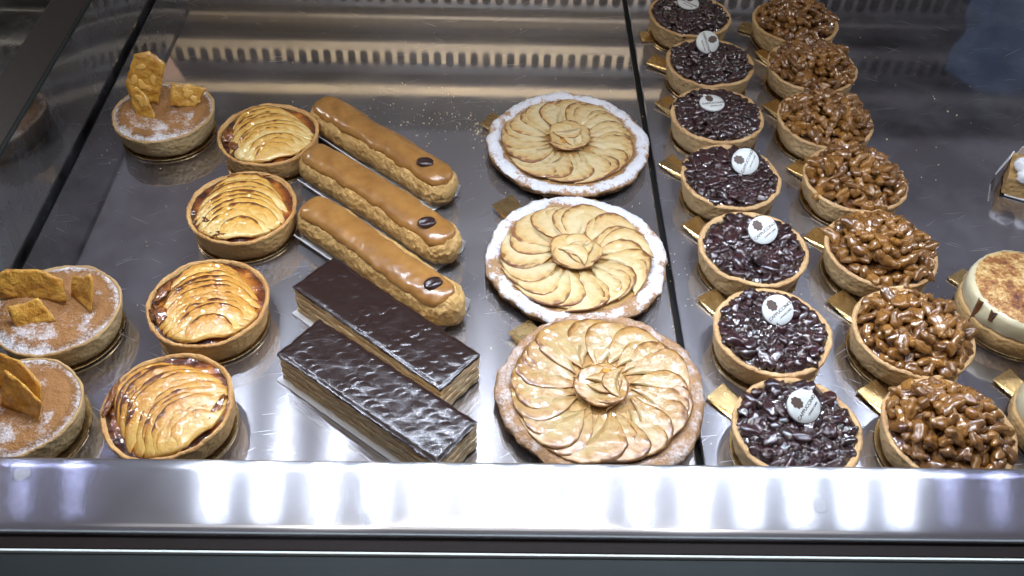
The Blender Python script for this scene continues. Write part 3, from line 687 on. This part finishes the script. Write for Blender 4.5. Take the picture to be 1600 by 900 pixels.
def choco_bar(i, x, y, ang, label, cardlabel, Ln=0.130, W=0.0355):
    V, Fc = box(-Ln/2-.003, Ln/2-.002, -W/2-.0035, W/2+.003, 0, 0.0009)
    tag(obj('cake_board', mesh('cake_board', V, Fc, 'paper', False), None, (x, y, 0.0004), (0, 0, ang)), cardlabel, 'card', 'white boards under the chocolate slices')
    t = thing('chocolate_slice', label, 'pastry', (x, y, 0.0016), ang, 'chocolate-topped layered slices')
    zs = [(0, .0042, 'layer', 0), (.0042, .0064, 'cream', 1), (.0064, .0102, 'layer', 0), (.0102, .0124, 'cream', 1), (.0124, .0162, 'layer', 0), (.0162, .0184, 'cream', 1), (.0184, .0226, 'layer', 0)]
    for k, (a, b, m_, c) in enumerate(zs):
        o = slab('cream_layer' if c else 'pastry_layer', Ln-(.0012 if c else 0), W-(.0012 if c else 0), a, b, m_, i*20+k*1.7, wob=.0011, brown=.05+.2*(k % 3 == 0)); o.parent = t
    def top(px, py):
        rows = py/W*4.3+.35*nz(px*40, py*40, i); ri = math.floor(rows); v = rows-ri-.5
        ph = px/.0072+.5*(ri % 2)+.45*math.cos(v*PI)*(1 if i else -1)+.7*nz(px*70, ri*3.1, i*4.1)
        f = ph-math.floor(ph)
        e = min(1, (Ln/2-abs(px))/.002, (W/2-abs(py))/.002)
        return (0.00056*f**.7*(1-f**8)*(1-2.2*v*v)*(.6+.7*nz(px*60, py*60, i+9))+0.0004*nz(px*110, py*110, i))*max(0, e)-.0006*(1-max(0, e))
    o = slab('chocolate_top', Ln+.0008, W+.0010, .0226, .0250, 'choco', i*9+4, 230, 56, .0008, top); o.parent = t

# ------------------------------------------------------------------ almond tarts with brittle
def shard(t, pts, thick, loc, rot, seed, nalm=7):
    """irregular plate; pts in its own plane (x right, y up)"""
    rg = random.Random(seed); P_ = []
    n = len(pts)
    for k in range(n):                                             # ragged outline
        a, b = pts[k], pts[(k+1) % n]; m_ = max(2, int(math.hypot(b[0]-a[0], b[1]-a[1])/.003))
        for q in range(m_):
            f = q/m_; P_.append((a[0]+(b[0]-a[0])*f+rg.uniform(-.0005, .0005), a[1]+(b[1]-a[1])*f+rg.uniform(-.0005, .0005)))
    cx = sum(p[0] for p in P_)/len(P_); cy = sum(p[1] for p in P_)/len(P_)
    rings = 5; V = []; m_ = len(P_)
    for sgn in (1, -1):
        for j in range(rings+1):
            f = j/rings
            for p in P_:
                x_, y_ = cx+(p[0]-cx)*f, cy+(p[1]-cy)*f
                z_ = sgn*thick/2*(1-.35*f**6)+.0007*nz(x_*180, y_*180, seed+sgn)+0.0025*((x_-cx)/.02)**2
                V.append((x_, y_, z_))
    Fc = []
    for s_ in range(2):
        o = s_*(rings+1)*m_
        for j in range(rings):
            for k in range(m_):
                q = (o+j*m_+k, o+(j+1)*m_+k, o+(j+1)*m_+(k+1) % m_, o+j*m_+(k+1) % m_); Fc.append(q if s_ == 0 else q[::-1])
    o1, o2 = rings*m_, (2*rings+1)*m_
    for k in range(m_): Fc.append((o1+k, o2+k, o2+(k+1) % m_, o1+(k+1) % m_))
    s = obj('brittle_shard', mesh('brittle_shard', V, Fc, 'brittle'), t, loc, rot)
    for _ in range(nalm):
        p = rg.choice(P_); f = rg.uniform(.1, .72); x_, y_ = cx+(p[0]-cx)*f, cy+(p[1]-cy)*f
        obj('almond_flake', ALM, s, (x_, y_, thick/2+0.0025*((x_-cx)/.02)**2+.0001), (rg.uniform(-.15, .15), rg.uniform(-.15, .15), rg.uniform(0, 3.1)))
    return s
ALM = lump_mesh('almond_flake', 0.0046, 0.0027, 0.00045, 2, 'almond', 0.15, 1.2, 2)
def almond_tart(i, x, y, label, rotz):
    gold_card(x, y, (x+0.036, y-0.001), GL['almond'][i], r=0.0372, tw=0.004, out=0.0)
    t = thing('almond_tart', label, 'tart', (x, y, CARD_TOP), 0, 'almond tarts with caramel brittle')
    obj('tart_shell', SHELL['almond', i], t, rot=(0, 0, i*2))
    def sg(px, py, r): return min(1, .30+.75*max(0, (r-.80)/.2)**1.5+.55*max(0, nz(px*42+i, py*42, 3))+(.28 if r < .75 and py < 0 else 0))
    def bn(px, py, r): return .5*max(0, nz(px*60, py*60, i+8))+(.35 if r > .86 else 0)
    # a puffed ring round a shallow middle
    V = []; A = []; B = []; seg, rings = 84, 24; R = .0382
    for i_ in range(seg):
        a = 2*PI*i_/seg
        for j in range(rings+1):
            r = R*max(j/rings, .002); px, py = r*math.cos(a), r*math.sin(a); q = r/R
            z = .0190+.0030*math.sin(min(1, q*1.02)*PI)**.8-.0016*(1-q)**2+.0007*nz(px*160, py*160, i)+.0004*nz(px*420, py*420, i)
            V.append((px, py, z)); A.append(sg(px, py, q)); B.append(bn(px, py, q))
    obj('almond_filling', mesh('almond_filling', V, grid_faces(seg, rings+1, True, flip=False), 'frangipane', attrs={'sugar': A, 'brown': B}), t)
    return t

# ------------------------------------------------------------------ labels for the cards
GL = {
 'dark': ['gold card tab beside the farthest dark berry tart, at the top edge', 'gold card tab under the second farthest dark berry tart', 'gold card tab under the third dark berry tart from the back',
          'gold card tab under the middle dark berry tart', 'gold card tab under the third dark berry tart from the front rail', 'gold card tab under the second dark berry tart from the front rail', 'shining gold card tab under the dark berry tart touching the front rail'],
 'nut': ['gold card tab beside the farthest walnut tart, at the top edge', 'gold card almost hidden under the second farthest walnut tart', 'gold card tab under the third walnut tart from the back',
         'gold card tab under the middle walnut tart', 'gold card tab under the third walnut tart from the front rail', 'crinkled gold card tab under the second walnut tart from the front rail', 'crinkled gold card tab under the walnut tart touching the front rail'],
 'apple': ['gold card hidden under the farthest small apple tart', 'gold card hidden under the second farthest small apple tart', 'gold card rim under the third small apple tart from the back', 'gold card under the small apple tart at the front rail'],
 'big': ['gold card tab with crumbs under the farthest flat apple tart', 'copper toned gold card tab under the middle flat apple tart', 'bright gold card tab under the flat apple tart at the front rail'],
 'almond': ['gold card under the lone almond tart at the back', 'gold card under the almond tart at the left edge', 'gold card rim under the front left almond tart'],
 'brulee': ['gold card tab left of the burnt cream cake', 'gold card tab left of the cut off pale cake at the front right'],
}
# ------------------------------------------------------------------ place everything
dark = [ # x, y, plaque (lx, ly, rot, tiltx, tilty), tab
 (0.1765, 0.7920, (-0.002, 0.006, -0.60, .10, .05), (0.1405, 0.7872)),
 (0.1840, 0.7140, (-0.003, 0.012, -1.25, .70, .10), (0.1441, 0.7424)),
 (0.1785, 0.6375, (-0.005, 0.004, 0.16, .05, .0), (0.1460, 0.6788)),
 (0.1770, 0.5595, (0.009, 0.003, 1.15, .70, -.05), (0.1402, 0.5965)),
 (0.1805, 0.4815, (0.005, 0.006, 0.70, .62, -.05), (0.1496, 0.5232)),
 (0.1790, 0.4045, (0.0022, 0.008, 0.72, .55, .0), (0.1511, 0.4491)),
 (0.1790, 0.3285, (0.0025, 0.008, 0.95, .50, .12), (0.1451, 0.3648))]
TABS = {}
dl = ['dark berry tart cut by the top edge, farthest in its column', 'dark berry tart with its white plaque turned sideways, second from the back', 'dark berry tart with its plaque lying level left of centre',
      'dark berry tart with its plaque near the right and steep lettering, in mid column', 'dark berry tart between the middle one and the second from the front rail', 'dark berry tart with round plaque in its upper half, second from the front rail', 'dark berry tart nearest the front rail, its lower edge hidden']
for i, (x, y, pl, tab) in enumerate(dark): berry_tart(i, x, y, dl[i], pl, tab)
nut = [(0.2735, 0.7850, (0.2368, 0.8054)), (0.2725, 0.7105, (0.2464, 0.7586)), (0.2665, 0.6345, (0.2383, 0.6771)), (0.2715, 0.5595, (0.2423, 0.5945)), (0.2705, 0.4825, (0.2389, 0.5155)), (0.2705, 0.4060, (0.2409, 0.4491)), (0.2690, 0.3290, (0.2421, 0.3699))]
nl = ['walnut tart cut by the top edge, farthest in its column', 'walnut tart second farthest, overlapping the one behind', 'walnut tart third from the back with a long nut at its front',
      'walnut tart in the middle of its column', 'heaped walnut tart third from the front rail', 'heaped walnut tart second from the front rail, left of the burnt cream cake', 'walnut tart nearest the front rail, its lower edge hidden']
for i, (x, y, tab) in enumerate(nut): walnut_tart(i, x, y, nl[i], tab)
ap = [(-0.1773, 0.6010, 'apple', -1.15, 14, 'small apple tart farthest back, beside the first coffee eclair', ((-.030, -.004, 1.5, .006, .004), (.006, -.022, .2, .011, .004), (-.022, -.018, 2.4, .005, .003))),
      (-0.1814, 0.5155, 'apple', -1.45, 12, 'pale small apple tart, second from the back', ((-.020, -.016, 2.6, .004, .003), (-.002, -.0295, .1, .010, .003), (.0, .032, 0, .012, .002))),
      (-0.1850, 0.4225, 'apple_g', -1.30, 13, 'small apple tart with a dark scorched slice, third from the back', ((-.028, -.012, 2.2, .007, .005), (.010, -.012, .45, .013, .004), (-.030, .008, 1.3, .008, .003))),
      (-0.1900, 0.3400, 'apple_g', -0.75, 16, 'golden small apple tart nearest the front rail', ((.016, -.016, 1.0, .010, .006), (.030, -.006, 1.2, .010, .002), (-.034, .004, 1.5, .010, .002)))]
for i, (x, y, m_, fan, n, lb, sco) in enumerate(ap): apple_tart(i, x, y, lb, m_, fan, n, scorch=sco, tilt=((0, 0), (0, 0), (0, 0), (0.03, -0.06))[i])
bigs = [(0.0579, 0.6105, 0.0650, 'apple_b', 'puff', (-0.0050, 0.6469), 0.3, 'flat apple tart with a thick white sugared rim, farthest back'),
        (0.0568, 0.4800, 0.0642, 'apple_b', 'puff', (0.0077, 0.5411), 1.1, 'flat apple tart in the middle with a golden centre slice'),
        (0.0670, 0.3620, 0.0645, 'apple_f', 'puff2', (0.0200, 0.4173), 2.0, 'browner flat apple tart at the front rail with little sugar')]
for i, (x, y, R, m_, pf, tab, r0, lb) in enumerate(bigs): big_tart(i, x, y, lb, R, m_, pf, tab, r0, -1 if i != 0 else -1)
ec = [(-0.0895, 0.5935, -0.745, 0.153, 'farthest coffee eclair of the three', 'white folded card under the farthest eclair'),
      (-0.0860, 0.5310, -0.715, 0.157, 'coffee eclair between the other two', 'white folded card under the middle eclair'),
      (-0.0800, 0.4715, -0.700, 0.153, 'nearest coffee eclair, beside the chocolate slices', 'white folded card between the nearest eclair and a chocolate slice')]
for i, (x, y, a, Ln, lb, cl) in enumerate(ec): eclair(i, x, y, a, Ln, lb, cl, [(0.86, .955, .01, -.02), (0.82, .95, .0, -.08), (0.78, .925, -.01, -.16)][i])
choco_bar(0, -0.0700, 0.4060, -0.690, 'dark chocolate slice farther from the rail, next to the nearest eclair', 'white board under the farther chocolate slice')
choco_bar(1, -0.0705, 0.3520, -0.655, 'dark chocolate slice at the front rail with bluish shine', 'white board under the chocolate slice at the rail', Ln=0.128)
t1 = almond_tart(0, -0.2655, 0.6290, 'almond tart with tall standing brittle shards, alone at the back left', 0)
shard(t1, [(-.012, -.004), (.007, -.006), (.016, .028), (.004, .037), (-.007, .034), (-.016, .010)], .0018, (-.012, .008, .028), (1.35, 0.12, 0.15), 1, 6)
shard(t1, [(-.008, -.004), (.010, -.006), (.006, .012), (-.002, .020), (-.010, .016)], .0018, (-.012, -.008, .024), (1.25, -.1, -0.25), 2, 3)
shard(t1, [(-.012, -.004), (.006, -.006), (.017, .010), (-.010, .013)], .0018, (.018, .006, .026), (1.1, 0.05, 0.10), 3, 4)
t2 = almond_tart(1, -0.2805, 0.4150, 'almond tart at the left edge behind another, with three brittle shards', 0)
shard(t2, [(-.022, -.006), (.022, -.006), (.021, .010), (.008, .015), (-.014, .014), (-.022, .010)], .0018, (-.016, .010, .026), (1.2, .02, -.05), 4, 0)
shard(t2, [(-.011, -.006), (.012, -.004), (.006, .018), (.002, .020), (-.002, .014), (-.012, .010)], .0018, (.018, .004, .026), (1.15, 0.1, -.75), 5, 0)
shard(t2, [(-.012, -.005), (.012, -.004), (.005, .013), (-.004, .010), (-.014, .010)], .0018, (-.008, -.012, .024), (1.05, 0.0, 0.25), 6, 0)
t3 = almond_tart(2, -0.2790, 0.3370, 'almond tart cut off at the front left corner', 0)
shard(t3, [(-.020, -.006), (.020, -.006), (.020, .008), (.004, .016), (-.018, .018)], .0018, (.0, .012, .027), (1.15, 0, -.35), 7, 0)
shard(t3, [(-.016, -.006), (.014, -.006), (.018, .010), (-.012, .020)], .0018, (.008, -.003, .025), (1.2, 0, -.45), 8, 0)
shard(t3, [(-.012, -.006), (.010, -.006), (.010, .010), (-.012, .015)], .0018, (-.014, -.010, .025), (1.15, 0, -.1), 9, 0)
t3.scale = (.95, .95, 1)

# burnt cream cakes at the right
def cream_cake(i, x, y, label, tab, R):
    gold_card(x, y, tab, GL['brulee'][i], r=R*.97)
    t = thing('burnt_cream_cake', label, 'cake', (x, y, CARD_TOP), 0, 'pale round cream cakes at the right edge')
    def dsp(r, z, a, k):
        if r < 1e-4: return 0, 0
        return 0.0011*nz(math.cos(a)*3+i, math.sin(a)*3, z*90)+0.0007*nz(math.cos(a)*16, math.sin(a)*16, z*400), 0.0006*nz(math.cos(a)*9, math.sin(a)*9, z*100+i)
    V, Fc, K = lathe([(1e-5, 0), (R*.98, 0), (R, .001), (R*1.0, .006), (R*1.0, .0125), (R*.985, .0142), (1e-5, .0142)], 90, dsp)
    obj('sponge_base', mesh('sponge_base', V, Fc, 'sponge', attrs={'brown': [.35]*len(V)}), t)
    V, Fc, K = lathe([(1e-5, .0143), (R*.95, .0143), (R*.97, .0160), (R*.965, .022), (R*.96, .0285), (R*.93, .0310), (R*.88, .0320)], 90, dsp)
    obj('cream_body', mesh('cream_body', V, Fc, 'custard_pale'), t)
    t.scale = (1, 1, .86)
    obj('burnt_top', dome_mesh('burnt_top', R*.90, .0317, .0345, 'brulee' if i == 0 else 'custard_pale', i+7, .0010, 260), t)
    if i == 0:
        for (a, l0) in ((3.45, .024), (3.75, .010), (4.5, .012)):
            V = []; Fc = []; n = 14
            for k in range(n):
                q = k/(n-1); z = .0325-l0*q; ww = .0026*(1-.35*q)+(.0008 if k == n-1 else 0); r = R*.975+.0004
                for s_ in (-1, 0, 1):
                    aa = a+s_*ww/r; V.append(((r+(.0009 if s_ == 0 else -.0006))*math.cos(aa), (r+(.0009 if s_ == 0 else -.0006))*math.sin(aa), z))
            obj('caramel_drip', mesh('caramel_drip', V, grid_faces(n, 3), 'caramel'), t)
cream_cake(0, 0.3560, 0.4390, 'round cream cake with mottled burnt sugar top at the right edge', (0.3336, 0.4739), 0.0395)
cream_cake(1, 0.3570, 0.3420, 'pale round cake cut off at the front right corner', (0.3330, 0.3807), 0.0385)

# cut-off cake in white paper at the right edge
t = thing('paper_cake', 'square of sponge with white cream in white paper, cut by the right edge', 'cake', (0.4230, 0.5760, 0.0012), -0.45)
V, Fc = box(-.020, .024, -.019, .019, 0, .0008); obj('paper_base', mesh('paper_base', V, Fc, 'paper', False), t)
o = slab('sponge_block', .046, .036, .0010, .0160, 'sponge', 5.5, 24, 16, .0009); o.parent = t
rg = random.Random(9)
CR = [lump_mesh('cream_swirl', .0075, .0065, .0070, s, 'whip', .25, 1.6) for s in range(3)]
for k in range(14):
    obj('cream_swirl', CR[k % 3], t, (rg.uniform(-.019, .020), rg.uniform(-.015, .014), .0190+rg.uniform(0, .006)), (rg.random(), rg.random(), rg.random()*6))
for (px, py, rz, h, wd) in ((-.0285, .004, 1.35, .020, .010), (-.018, .019, .5, .024, .009), (-.004, .022, .1, .024, .010)):
    V = [(-wd/2, 0, 0), (wd/2, 0, 0), (wd/2*.8, -.004, h), (-wd/2*.7, -.004, h*.86), (-wd/2, .0008, 0), (wd/2, .0008, 0), (wd/2*.8, -.0032, h), (-wd/2*.7, -.0032, h*.86)]
    obj('paper_flap', mesh('paper_flap', V, [(0, 1, 2, 3), (7, 6, 5, 4), (0, 4, 5, 1), (1, 5, 6, 2), (2, 6, 7, 3), (3, 7, 4, 0)], 'paper', False), t, (px, py, .004), (0.0, 0, rz))

# dried glue dots on the rail
V, Fc, K = lathe([(1e-5, 0), (.0044, 0), (.0045, .00008), (.0040, .0002), (1e-5, .00025)], 20, lambda r, z, a, k: (.0004*nz(math.cos(a), math.sin(a)), 0))
GD = mesh('glue_dot', V, Fc, 'glue')
for (x, y, z, lb) in ((-.2520, .2840, .0347, 'round whitish dried dot at the far left of the front rail'), (-.0640, .2605, .0337, 'round whitish dried dot on the rail below the front chocolate slice'), (.1760, .2700, .0341, 'round whitish dried dot on the rail below the front dark berry tart')):
    tag(obj('glue_dot', GD, None, (x, y, z)), lb, 'glue dot', 'dried dots on the front rail')

# crumbs scattered on the trays
rg = random.Random(77); V, Fc = [], []
def crumb(x, y, s, z=0.0):
    o = len(V); n = rg.choice((4, 5))
    for zz, q in ((0.0002, 1.0), (s*.8, .6)):
        for k in range(n):
            a = 2*PI*k/n+zz*900; V.append((x+s*q*rg.uniform(.6, 1.2)*math.cos(a), y+s*q*rg.uniform(.6, 1.2)*math.sin(a), z+zz))
    Fc.append(tuple(range(o+n, o+2*n)))
    for k in range(n): Fc.append((o+k, o+(k+1) % n, o+n+(k+1) % n, o+n+k))
for _ in range(120): crumb(rg.gauss(-0.055, .030), rg.gauss(0.655, .022), rg.uniform(.0002, .0008))
for _ in range(40): crumb(rg.gauss(-0.012, .006), rg.gauss(0.640, .012), rg.uniform(.0004, .0012))
for cx, cy, cr in ((.058, .61, .066), (.057, .48, .066), (.067, .362, .066), (.179, .48, .041), (.27, .48, .042), (-.265, .629, .042)):
    for _ in range(45):
        a = rg.uniform(0, 2*PI); d = cr+abs(rg.gauss(0, .012)); crumb(cx+d*math.cos(a), cy+d*math.sin(a), rg.uniform(.0002, .0006), .0003)
for _ in range(150): crumb(rg.uniform(-0.32, 0.45), rg.uniform(.33, .90), rg.uniform(.0002, .0007), .0003)
for _ in range(14): crumb(rg.uniform(0.30, 0.40), rg.uniform(.60, .82), rg.uniform(.0005, .0011), .0003)
tag(obj('crumbs', mesh('crumbs', V, Fc, 'crumb', False)), 'loose pale pastry crumbs scattered on the steel trays', 'crumbs', kind='stuff')

# things at the back that show only as reflections in the steel
V = [(-.010, 0, 0), (.010, 0, 0), (.030, 0, .075), (-.028, 0, .075), (-.010, .0012, 0), (.010, .0012, 0), (.030, .0012, .075), (-.028, .0012, .075)]
V = [(x*.9 if z else x*.15, y, z) for x, y, z in V]
tag(obj('pennant_card', mesh('pennant_card', V, [(0, 1, 2, 3), (7, 6, 5, 4), (0, 4, 5, 1), (1, 5, 6, 2), (2, 6, 7, 3), (3, 7, 4, 0)], 'pink', False), None, (-0.385, 0.932, 0.080)), 'pinkish triangular card mirrored in the tray behind the tall brittle', 'card')
V, Fc = [], []
for i in range(14):
    for j in range(16):
        u, v = i/13, j/15; V.append((.10*u+.012*nz(u*3, v*3), .006*nz(u*6, v*4, 4), .02+.13*v*(1-.25*(1-u)**2)))
V2 = V+[(x, y+.002, z) for x, y, z in V]
Fc = grid_faces(14, 16)+grid_faces(14, 16, flip=True, off=224)
tag(obj('blue_cloth', mesh('blue_cloth', V2, Fc, 'blue'), None, (0.505, 0.925, 0.0)), 'blue cloth mirrored in the tray at the top right corner', 'cloth')
